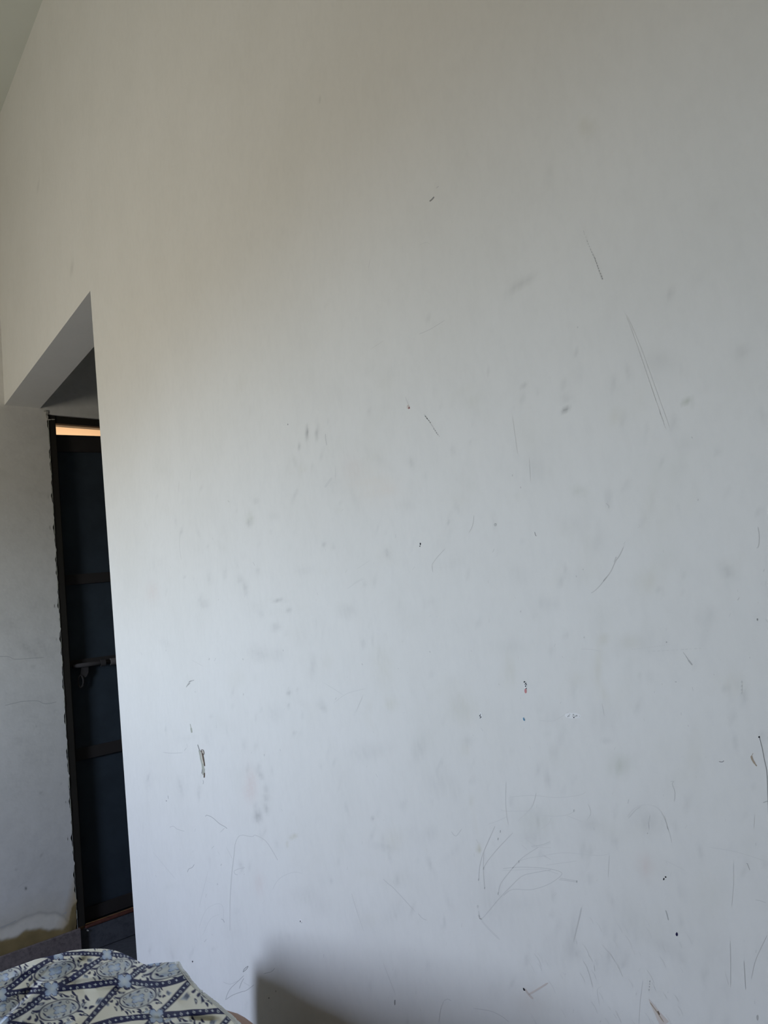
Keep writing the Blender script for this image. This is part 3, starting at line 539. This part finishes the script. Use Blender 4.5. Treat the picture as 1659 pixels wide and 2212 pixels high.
# lit hall beyond the door
hx0, hx1, hy0, hy1 = -6.2, XL-.16, -1.0, 4.2
def hall(name, bx, mt, label, cat):
    b = MB(); b.box(*bx); struct(name, b, mt, label, cat)
hall('wall_hall_far', (hx0-.1, hx0, hy0, hy1, -0.1, CZ+.1), m_peach, 'lamp-lit peach wall seen through the gap above the door', 'wall')
hall('wall_hall_near', (hx0, hx1, hy0-.1, hy0, -0.1, CZ+.1), m_peach, 'peach side wall of the hall beyond the door', 'wall')
hall('wall_hall_end', (hx0, hx1, hy1, hy1+.1, -0.1, CZ+.1), m_peach, 'peach end wall of the hall beyond the door', 'wall')
hall('ceiling_hall', (hx0, hx1, hy0, hy1, CZ, CZ+.1), m_ceil, 'ceiling of the hall beyond the door', 'ceiling')
hall('floor_hall', (hx0, hx1, hy0, hy1, -0.1, 0.0), m_ground, 'concrete floor of the hall beyond the door', 'floor')
hall('wall_hall_party', (hx1-.02, hx1-.001, YE, hy1, 0, CZ), m_peach, 'short stretch of hall wall past the passage', 'wall')
ld = bpy.data.lights.new('hall_lamp', 'AREA'); ld.shape = 'RECTANGLE'; ld.size = .5; ld.size_y = 1.6; ld.energy = HALL_W; ld.color = (1.0, .90, .72)
lo = bpy.data.objects.new('hall_lamp', ld); COL.objects.link(lo); lo.location = (-4.9, 1.5, CZ-.05)

# ------------------------------------------------------------------ bed, person and printed cloth
BED = 0.30
m_sheet = mat('plain_bed_sheet', (0.16, 0.15, 0.14), 0.9, noise=[(20, (1, 1, 1), .2, (0.5, 0.5, 0.5))], bump=(14, .3, .01))
m_wood = mat('brown_bed_wood', (0.16, 0.09, 0.05), 0.5, noise=[(12, (1, 8, 8), .5, (0.4, 0.3, 0.2))])
bed = empty('bed', (-.5, 0, 0)); tag(bed, 'low wooden bed with a plain mattress beneath the seated person', 'bed')
bx0, bx1, by0, by1 = -1.72, 0.42, -0.62, 0.66
b = MB(); b.box(bx0, bx1, by0, by1, .08, .16); b.build('bed_frame', m_wood, bed, bevel=.006)
for x in (bx0+.03, bx1-.09):
    for y in (by0+.03, by1-.09):
        b = MB(); b.box(x, x+.06, y, y+.06, 0, .08); b.build('leg', m_wood, bed, bevel=.004)
b = MB(); b.box(bx0+.02, bx1-.02, by0+.02, by1-.01, .16, BED); b.build('mattress', m_sheet, bed, bevel=.035)

m_skin = mat('brown_skin', (0.33, 0.19, 0.12), 0.55, noise=[(30, (1, 1, 1), .15, (0.6, 0.5, 0.4))], bump=(180, .12, .002))
person = empty('person', (-.05, -.18, BED)); tag(person, 'person sitting on the bed with outstretched legs under printed cloth', 'person')
# one continuous figure: hips, legs and feet
nodes = {}; bmv = []; rad = []; edges = []
def nd(k, p, r): nodes[k] = len(bmv); bmv.append(tuple(p)); rad.append(r)
def ed(a_, b_): edges.append((nodes[a_], nodes[b_]))
kA = at_dist(461, 2242, 1.31); kT = at_dist(790, 2640, .80)
nd('pel', (-.02, -.20, BED+.125), .115); nd('waist', (.06, -.24, BED+.27), .105); ed('pel', 'waist')
nd('h1', (-.10, -.10, BED+.12), .095); nd('h2', (-.10, -.31, BED+.12), .095); ed('pel', 'h1'); ed('pel', 'h2')
nd('t1', tuple(kT), .062); nd('k1', tuple(kA), .054); nd('c1', (-1.27, .45, .40), .046); nd('a1', (-1.35, .36, .355), .036); nd('o1', (-1.38, .31, .345), .034); nd('f1', (-1.40, .26, .40), .026)
nd('t2', (-.45, .03, .44), .070); nd('k2', (-.90, .19, .47), .055); nd('c2', (-1.12, .25, .42), .050); nd('a2', (-1.28, .27, .355), .036); nd('o2', (-1.34, .25, .345), .034); nd('f2', (-1.36, .21, .39), .026)
for s_ in '12':
    for a_, b_ in zip('htkcao', 'tkcaof'): ed(a_+s_, b_+s_)
me = bpy.data.meshes.new('body'); me.from_pydata(bmv, edges, [])
body = link('body', me, m_skin, person)
sm = body.modifiers.new('skin', 'SKIN'); sv = me.skin_vertices[0].data
for i, r_ in enumerate(rad): sv[i].radius = (r_, r_)
sv[0].use_root = True
ss = body.modifiers.new('sub', 'SUBSURF'); ss.levels = 2; ss.render_levels = 2; sm.use_smooth_shade = True

# printed cloth -------------------------------------------------------
NODE = [((0, 0), (269, 2120)), ((-1, 0), (112, 2137)), ((-2, 0), (0, 2148)), ((-1, 1), (231, 2061)), ((0, 1), (334, 2072)), ((-2, 1), (126, 2061)), ((-1, -1), (5, 2210)),
        ((0, -1), (172, 2226)), ((1, -1), (338, 2195)), ((1, 0), (436, 2097)), ((2, -1), (508, 2185)), ((-2, -1), (-110, 2216)), ((1, -2), (236, 2290)), ((2, -2), (420, 2275)), ((-3, 0), (-118, 2160)), ((-3, 1), (10, 2075)), ((0, -2), (60, 2305))]
src = np.array([n_[1] for n_ in NODE], float); dst = np.array([n_[0] for n_ in NODE], float)
def tps(src, dst, lam=2.0):
    n = len(src); d = np.linalg.norm(src[:, None]-src[None], axis=-1)/100
    Kk = np.where(d > 0, d*d*np.log(d+1e-12), 0)+lam*1e-3*np.eye(n)
    Pm = np.hstack([np.ones((n, 1)), src/100]); A = np.zeros((n+3, n+3)); A[:n, :n] = Kk; A[:n, n:] = Pm; A[n:, :n] = Pm.T
    return np.linalg.solve(A, np.vstack([dst, np.zeros((3, 2))]))
W_ = tps(src, dst)
def lattice(px, py):
    q = np.stack([px, py], -1); o = np.zeros(q.shape); CH = 20000
    for i in range(0, len(q), CH):
        d = np.linalg.norm(q[i:i+CH, None]-src[None], axis=-1)/100; Kk = np.where(d > 0, d*d*np.log(d+1e-12), 0)
        o[i:i+CH] = Kk @ W_[:len(src)] + np.hstack([np.ones((len(Kk), 1)), q[i:i+CH]/100]) @ W_[len(src):]
    return o[:, 0], o[:, 1]
CREAM = np.array([.88, .87, .77]); NAVY = np.array([.018, .022, .085]); SKYB = np.array([.36, .47, .66]); PALE = np.array([.64, .70, .73]); WASH = np.array([.42, .48, .52])
def paint_cloth(px, py):
    s, t = lattice(px, py); e = 1.0
    sx, tx = lattice(px+e, py); sy, ty = lattice(px, py+e)
    a11, a21, a12, a22 = sx-s, tx-t, sy-s, ty-t            # how the weave lies here
    det = a11*a22-a12*a21; det = np.where(np.abs(det) < 2e-5, np.sign(det)*2e-5+(det == 0)*2e-5, det)
    far = np.clip((py-1995)/95, .6, 1.0)                   # print shrinks with distance along the cloth
    def local(ds, dt): return (a22*ds-a12*dt)/det/far, (-a21*ds+a11*dt)/det/far
    gs, gt = np.hypot(a11, a12), np.hypot(a21, a22)
    n = len(s); c = np.tile(CREAM, (n, 1))
    def over(mask, col):
        mask = np.clip(mask, 0, 1)[:, None]; c[:] = c*(1-mask)+np.asarray(col)*mask
    def sst(d, w_=1.1): return np.clip(.5-d/w_, 0, 1)
    cs, ct = np.floor(s), np.floor(t); x, y = local(s-cs-.5, t-ct-.5)
    an = math.radians(-18); X_ = x*math.cos(an)+y*math.sin(an); Y_ = -x*math.sin(an)+y*math.cos(an)
    ax, ay = 43., 19.
    rr = np.sqrt((X_/ax)**2+(Y_/ay)**2); th = np.arctan2(Y_/ay, X_/ax)
    over(.50*np.clip((1.45-rr)*4, 0, 1)*(.6+.4*np.sin(th*5+1)), WASH)
    over(.6*np.clip((.98-rr)*6, 0, 1), PALE*.72)
    over(.6*np.clip(1-np.abs(rr-.70)*5, 0, 1)*(np.sin(th*3+1) > -.2), SKYB)
    for k in range(36):                    # laurel leaves around the oval
        a_ = 2*math.pi*k/36+.08*math.sin(k*2.3); rad_ = (1.22, 1.50, 1.33)[k % 3]+.05*math.sin(k*1.7)
        lx, ly = rad_*ax*math.cos(a_)*.96, rad_*1.06*ay*math.sin(a_); tw = math.atan2(ay*math.cos(a_), -ax*math.sin(a_))+.75+.3*math.sin(k*3.1)
        p = (X_-lx)*math.cos(tw)+(Y_-ly)*math.sin(tw); q = -(X_-lx)*math.sin(tw)+(Y_-ly)*math.cos(tw)+.05*p*p
        l_, w_ = ((7.4, 2.3), (5.8, 2.6), (3.4, 2.4))[k % 3]
        over(sst((np.sqrt((p/l_)**2+(q/w_)**2)-1)*w_), NAVY)
        if k % 4 == 0: over(sst((np.sqrt((p/l_)**2+(q/w_)**2)-.4)*w_), PALE)
    over(sst((np.abs(rr-1)*ay-.8)), NAVY*1.1)
    for k in range(11):                    # scrolls and leaves inside
        a_ = 2*math.pi*k/11+.3; lx, ly = .76*ax*math.cos(a_), .74*ay*math.sin(a_)
        if k % 3 == 0: over(sst(np.abs(np.hypot((X_-lx)*.8, Y_-ly)-2.8)-.55), NAVY*1.3)
        else:
            tw = a_+1.2; p = (X_-lx)*math.cos(tw)+(Y_-ly)*math.sin(tw); q = -(X_-lx)*math.sin(tw)+(Y_-ly)*math.cos(tw)
            over(sst((np.sqrt((p/4.4)**2+(q/1.6)**2)-1)*1.6), NAVY*1.1)
    def flower(fx, fy, R_, outline, rot):
        r_ = np.hypot(fx, fy); a_ = np.arctan2(fy, fx)
        lob = R_*(.42+.58*np.abs(np.cos(2*(a_-rot)))**.75+.04*np.cos(16*a_))
        over(sst(r_-lob-outline), NAVY*1.6)
        mixc = np.clip(r_/R_*1.1, 0, 1)[:, None]; colr = (PALE*1.05)*(1-mixc)+SKYB*mixc
        mk_ = sst(r_-lob+outline*.2)[:, None]; c[:] = c*(1-mk_)+colr*mk_
    flower(X_*.72, Y_*1.25, 12.0, .8, .95)
    for sg in (1, -1):                     # pale brush wedges with dark flicks at the cell corners
        lx, ly = X_-sg*77, Y_-sg*1
        over(.75*sst((np.abs(lx)*.55+np.abs(ly)-6.5)*.8, 3)*(lx*sg+ly > -4), SKYB*.9)
        for k in range(3):
            p, q = lx*.75+ly*.66+sg*(3-k*3.2), -lx*.66+ly*.75
            over(sst((np.sqrt((p/1.1)**2+(q/4.2)**2)-1)*1.1), NAVY)
    for sg in (1, -1):
        lx, ly = X_-sg*10, Y_-sg*33
        over(.7*sst((np.abs(lx)*.3+np.abs(ly)-3.6)*.8, 3), SKYB*1.0)
        for k in range(4): over(sst(np.hypot(lx-(k*4-2), ly+2)-.7), NAVY)
        over(sst((np.sqrt(((lx+8)/2.6)**2+((ly+1)/1.5)**2)-1)*1.5), NAVY)
    fs, ft = s-np.round(s), t-np.round(t)
    wv = np.sin(s*7)*1.2+np.sin(s*19)*.5; wt = np.sin(t*8)*1.0
    dT = ft/gt/far-wv; dS = fs/gs/far-wt
    HB_T, HB_S = 6.8, 6.2
    over(sst(np.abs(dT)-HB_T), NAVY); over(sst(np.abs(dS)-HB_S), NAVY)
    N_ = 13
    for which in (0, 1):
        if which == 0: k = np.round(s*N_); lx, ly = local(s-k/N_, ft); msk = sst(np.abs(dT)-HB_T+.5)
        else: k = np.round(t*N_); lx, ly = local(fs, t-k/N_); msk = sst(np.abs(dS)-HB_S+.5)
        if which == 0: ly = ly-wv
        else: lx = lx-wt
        star = sst((np.sqrt(np.abs(lx)/4.3)+np.sqrt(np.abs(ly)/4.3)-1)*3.2, 1.3)*(k % 2 == 0)
        ring = sst(np.abs(np.hypot(lx, ly-.6)-2.2)-.6, 1.0)*(k % 2 != 0)
        tail = sst(np.hypot((lx+1.6)*1.4, (ly+2.6)*.8)-.8, 1)*(k % 2 != 0)
        over(star*msk, PALE*1.2); over(ring*msk, PALE*1.05); over(tail*msk, PALE)
    x, y = local(fs, ft); flower(x, y, 17.5, 1.5, .78)
    return c

# cloth surface: rows from the front (towards the seated person) to the crest, then down behind the legs
TOPX = [-140, -60, 0, 40, 75, 100, 130, 150, 180, 205, 225, 245, 262, 280, 300, 312, 318, 330, 360, 385]
TOPY = [2128, 2112, 2100, 2086, 2073, 2067, 2060, 2054, 2050.5, 2049, 2049.5, 2052, 2058, 2066, 2077, 2083, 2083.5, 2081, 2078.5, 2077.5]
HEM = [(385, 2077.5), (392, 2090), (403, 2103), (414, 2118), (425, 2132), (440, 2144), (456, 2157), (470, 2168), (486, 2182), (502, 2196), (518, 2211), (535, 2228), (560, 2256)]
hx = np.array([p[0] for p in HEM], float); hy = np.array([p[1] for p in HEM], float)
NR, NC = 150, 440
PXg = np.zeros((NR, NC)); PYg = np.zeros((NR, NC))
ybot = 2256.0
for r_ in range(NR):
    f = r_/(NR-1)                          # 0 = crest, 1 = front
    for_k = f
    # right boundary point on the hem, left boundary far outside the frame
    hyv = hy[0]+(ybot-hy[0])*f; hxv = np.interp(hyv, hy, hx)
    uu = np.linspace(0, 1, NC)
    px = -140+(hxv+140)*uu
    xt = -140+(385+140)*uu
    ty = np.interp(xt, TOPX, TOPY)
    PXg[r_] = px; PYg[r_] = ty*(1-f)+(ybot)*f
    # match the hem exactly at the right end
    PYg[r_] += (hyv-(TOPY[-1]*(1-f)+ybot*f))*uu**6
px = PXg.ravel(); py = PYg.ravel()
fr_ = np.repeat(np.linspace(0, 1, NR), NC); uu = np.tile(np.linspace(0, 1, NC), NR)
dx = (px-829.5)/F; dy = (py-1106)/F
RV = FWn[None]+CRn[None]*dx[:, None]-CUn[None]*dy[:, None]
hl = np.hypot(RV[:, 0], RV[:, 1])
Dtop = np.interp(px, [-140, 0, 120, 220, 310, 385], [1.15, 1.25, 1.37, 1.45, 1.49, 1.53])
Dbot = np.interp(px, [-140, 100, 300, 560], [.90, .93, .95, .95])
D = Dtop*(1-fr_)**1.0+Dbot*(1-(1-fr_)) 
D = Dtop+(Dbot-Dtop)*fr_**.85
# soft folds
def ridge(x0, y0, x1, y1, w_, amp, sk_=1.0):
    L_ = math.hypot(x1-x0, y1-y0); ax_, ay_ = (x1-x0)/L_, (y1-y0)/L_
    al = (px-x0)*ax_+(py-y0)*ay_; ac = -(px-x0)*ay_+(py-y0)*ax_
    en = np.clip(al/25+.5, 0, 1)*np.clip((L_-al)/25+.5, 0, 1)
    return amp*en*np.exp(-(ac/np.where(ac > 0, w_, w_*sk_))**2)
edge = np.clip(fr_*9, 0, 1)
bump_ = (ridge(-10, 2225, 108, 2108, 15, .034, .35)+ridge(100, 2116, 190, 2066, 11, -.016)+ridge(60, 2140, 130, 2070, 8, .012, .5)
         + ridge(150, 2110, 268, 2100, 14, .012)+ridge(200, 2150, 60, 2225, 20, .012)+ridge(110, 2150, 260, 2140, 10, -.008)+ridge(300, 2100, 400, 2090, 12, .010)
         + ridge(262, 2090, 316, 2083, 6, -.006)+ridge(380, 2200, 470, 2205, 9, -.012)+ridge(330, 2192, 400, 2196, 7, .006)
         + ridge(20, 2110, 110, 2072, 9, .012)+ridge(0, 2180, 80, 2130, 9, -.010)+ridge(180, 2220, 330, 2160, 22, .008)+ridge(350, 2150, 430, 2145, 14, .008))
D = D - bump_*edge*3.4
D -= .006*np.sin(px*.045+py*.03)*edge
front = EYn[None]+RV*(D/hl)[:, None]
G = front.reshape(NR, NC, 3)
colf = paint_cloth(px, py).reshape(NR, NC, 3)
# back fall behind the legs
NB = 26; back = []; colb = []
out_dir = np.stack([RV[:NC, 0]/hl[:NC], RV[:NC, 1]/hl[:NC], np.zeros(NC)], -1)
for k in range(1, NB+1):
    q = k/NB
    o_ = .02*math.sin(min(q*3, 1)*math.pi/2)*3*q+.10*q
    topz_ = G[0, :, 2]; zb = BED+.012
    z_ = topz_-(topz_-zb)*(q**1.15)
    lim = np.clip((S-.03-G[0, :, 1])/np.maximum(out_dir[:, 1], .05), .01, None)
    dd = np.minimum(.012*math.sin(min(q*2.5, 1)*math.pi/2)+.02*q+.008*np.sin(np.arange(NC)*.09)*q, lim)
    p = G[0]+out_dir*dd[:, None]; p[:, 2] = z_; back.append(p)
    colb.append(paint_cloth(PXg[0], PYg[0]-k*6.0))
back = np.array(back[::-1]); colb = np.array(colb[::-1])
# front fall over the thighs, out of the picture
NFr = 36; fr2 = []; colfr = []
for k in range(1, NFr+1):
    q = k/NFr; p = G[-1]-out_dir*(.34*q)+np.array([0, -.03, 0])*q; p[:, 2] = G[-1, :, 2]-.06*q*q-.03*q-.010*np.sin(np.arange(NC)*.05)*q
    fr2.append(p); colfr.append(paint_cloth(PXg[-1], PYg[-1]+k*9.0))
ALL = np.concatenate([back, G, np.array(fr2)], 0); ALLC = np.concatenate([colb, colf, np.array(colfr)], 0)
rowpx = np.concatenate([PYg[0, 0]-np.arange(NB, 0, -1)*6.0, PYg[:, 0], PYg[-1, 0]+np.arange(1, NFr+1)*9.0])
# side nearest the room: slopes off the legs down to the mattress
NLf = 44; lf = []; lc = []
edgeL = ALL[:, 0, :].copy()
for k in range(NLf, 0, -1):
    q = k/NLf; c0 = edgeL.copy(); c0 += np.array([-.10, -.98, 0.0])*(.26*q+.02*np.sin(np.arange(len(c0))*.11)[:, None]*q)
    c0[:, 2] = edgeL[:, 2]-(edgeL[:, 2]-(BED+.010))*(1-math.cos(math.pi*q**1.1))/2; lf.append(c0)
    lc.append(paint_cloth(np.full(len(rowpx), -140-k*8.0), rowpx-k*.6))
ALL = np.concatenate([np.stack(lf, 1), ALL], 1); ALLC = np.concatenate([np.stack(lc, 1), ALLC], 1)
nr, nc = ALL.shape[:2]
i_, j_ = np.meshgrid(np.arange(nr-1), np.arange(nc-1), indexing='ij')
qd = np.stack([i_*nc+j_, (i_+1)*nc+j_, (i_+1)*nc+j_+1, i_*nc+j_+1], -1).reshape(-1, 4)
me = bpy.data.meshes.new('printed_cloth'); me.from_pydata(ALL.reshape(-1, 3).tolist(), [], qd.tolist()); me.update()
set_attr(me, 'print', ALLC.reshape(-1, 3))
m_print = mat('printed_cotton', (1, 1, 1), 0.85, attr='print', bump=(700, .15, .0006))
cloth = empty('printed_cloth', tuple(G[NR//2, NC//2])); tag(cloth, 'cream cotton cloth printed with navy bands and pale blue flowers, draped over raised legs', 'cloth')
fab = link('fabric', me, m_print, cloth, smooth=True)
so_ = fab.modifiers.new('thick', 'SOLIDIFY'); so_.thickness = .0012; so_.offset = -1
# overlocked hem: looped threads over the cut edge
m_thread = mat('overlock_thread', (.82, .84, .82), .9)
hb = MB(); hpts = [Vector(G[r_, -1]) for r_ in range(NR)]; inn = [Vector(G[r_, -1-int(8*NC/520)]) for r_ in range(NR)]
tot = [0]
for i in range(1, NR): tot.append(tot[-1]+(hpts[i]-hpts[i-1]).length)
def at(seq, d):
    for i in range(1, NR):
        if tot[i] >= d:
            f = (d-tot[i-1])/max(1e-9, tot[i]-tot[i-1]); return seq[i-1].lerp(seq[i], f)
    return seq[-1]
upv = Vector((0, 0, .0015)); toc = lambda p: (EYE-p).normalized()*.0016
d = .002
while d < tot[-1]-.004:
    a_ = at(hpts, d); c_ = at(inn, d+random.uniform(-.002, .002)); o_ = a_+(a_-c_)*random.uniform(.05, .38)
    hb.tube([c_+toc(c_), a_+toc(a_), o_], [.0009, .0012, .0006], 5)
    d += random.uniform(.0038, .0068)
hb.build('overlock_stitching', m_thread, fab, smooth=True)
hb = MB(); hb.tube([p+toc(p) for p in inn[::3]], .0007, 5); hb.build('seam_thread', m_thread, fab, smooth=True)
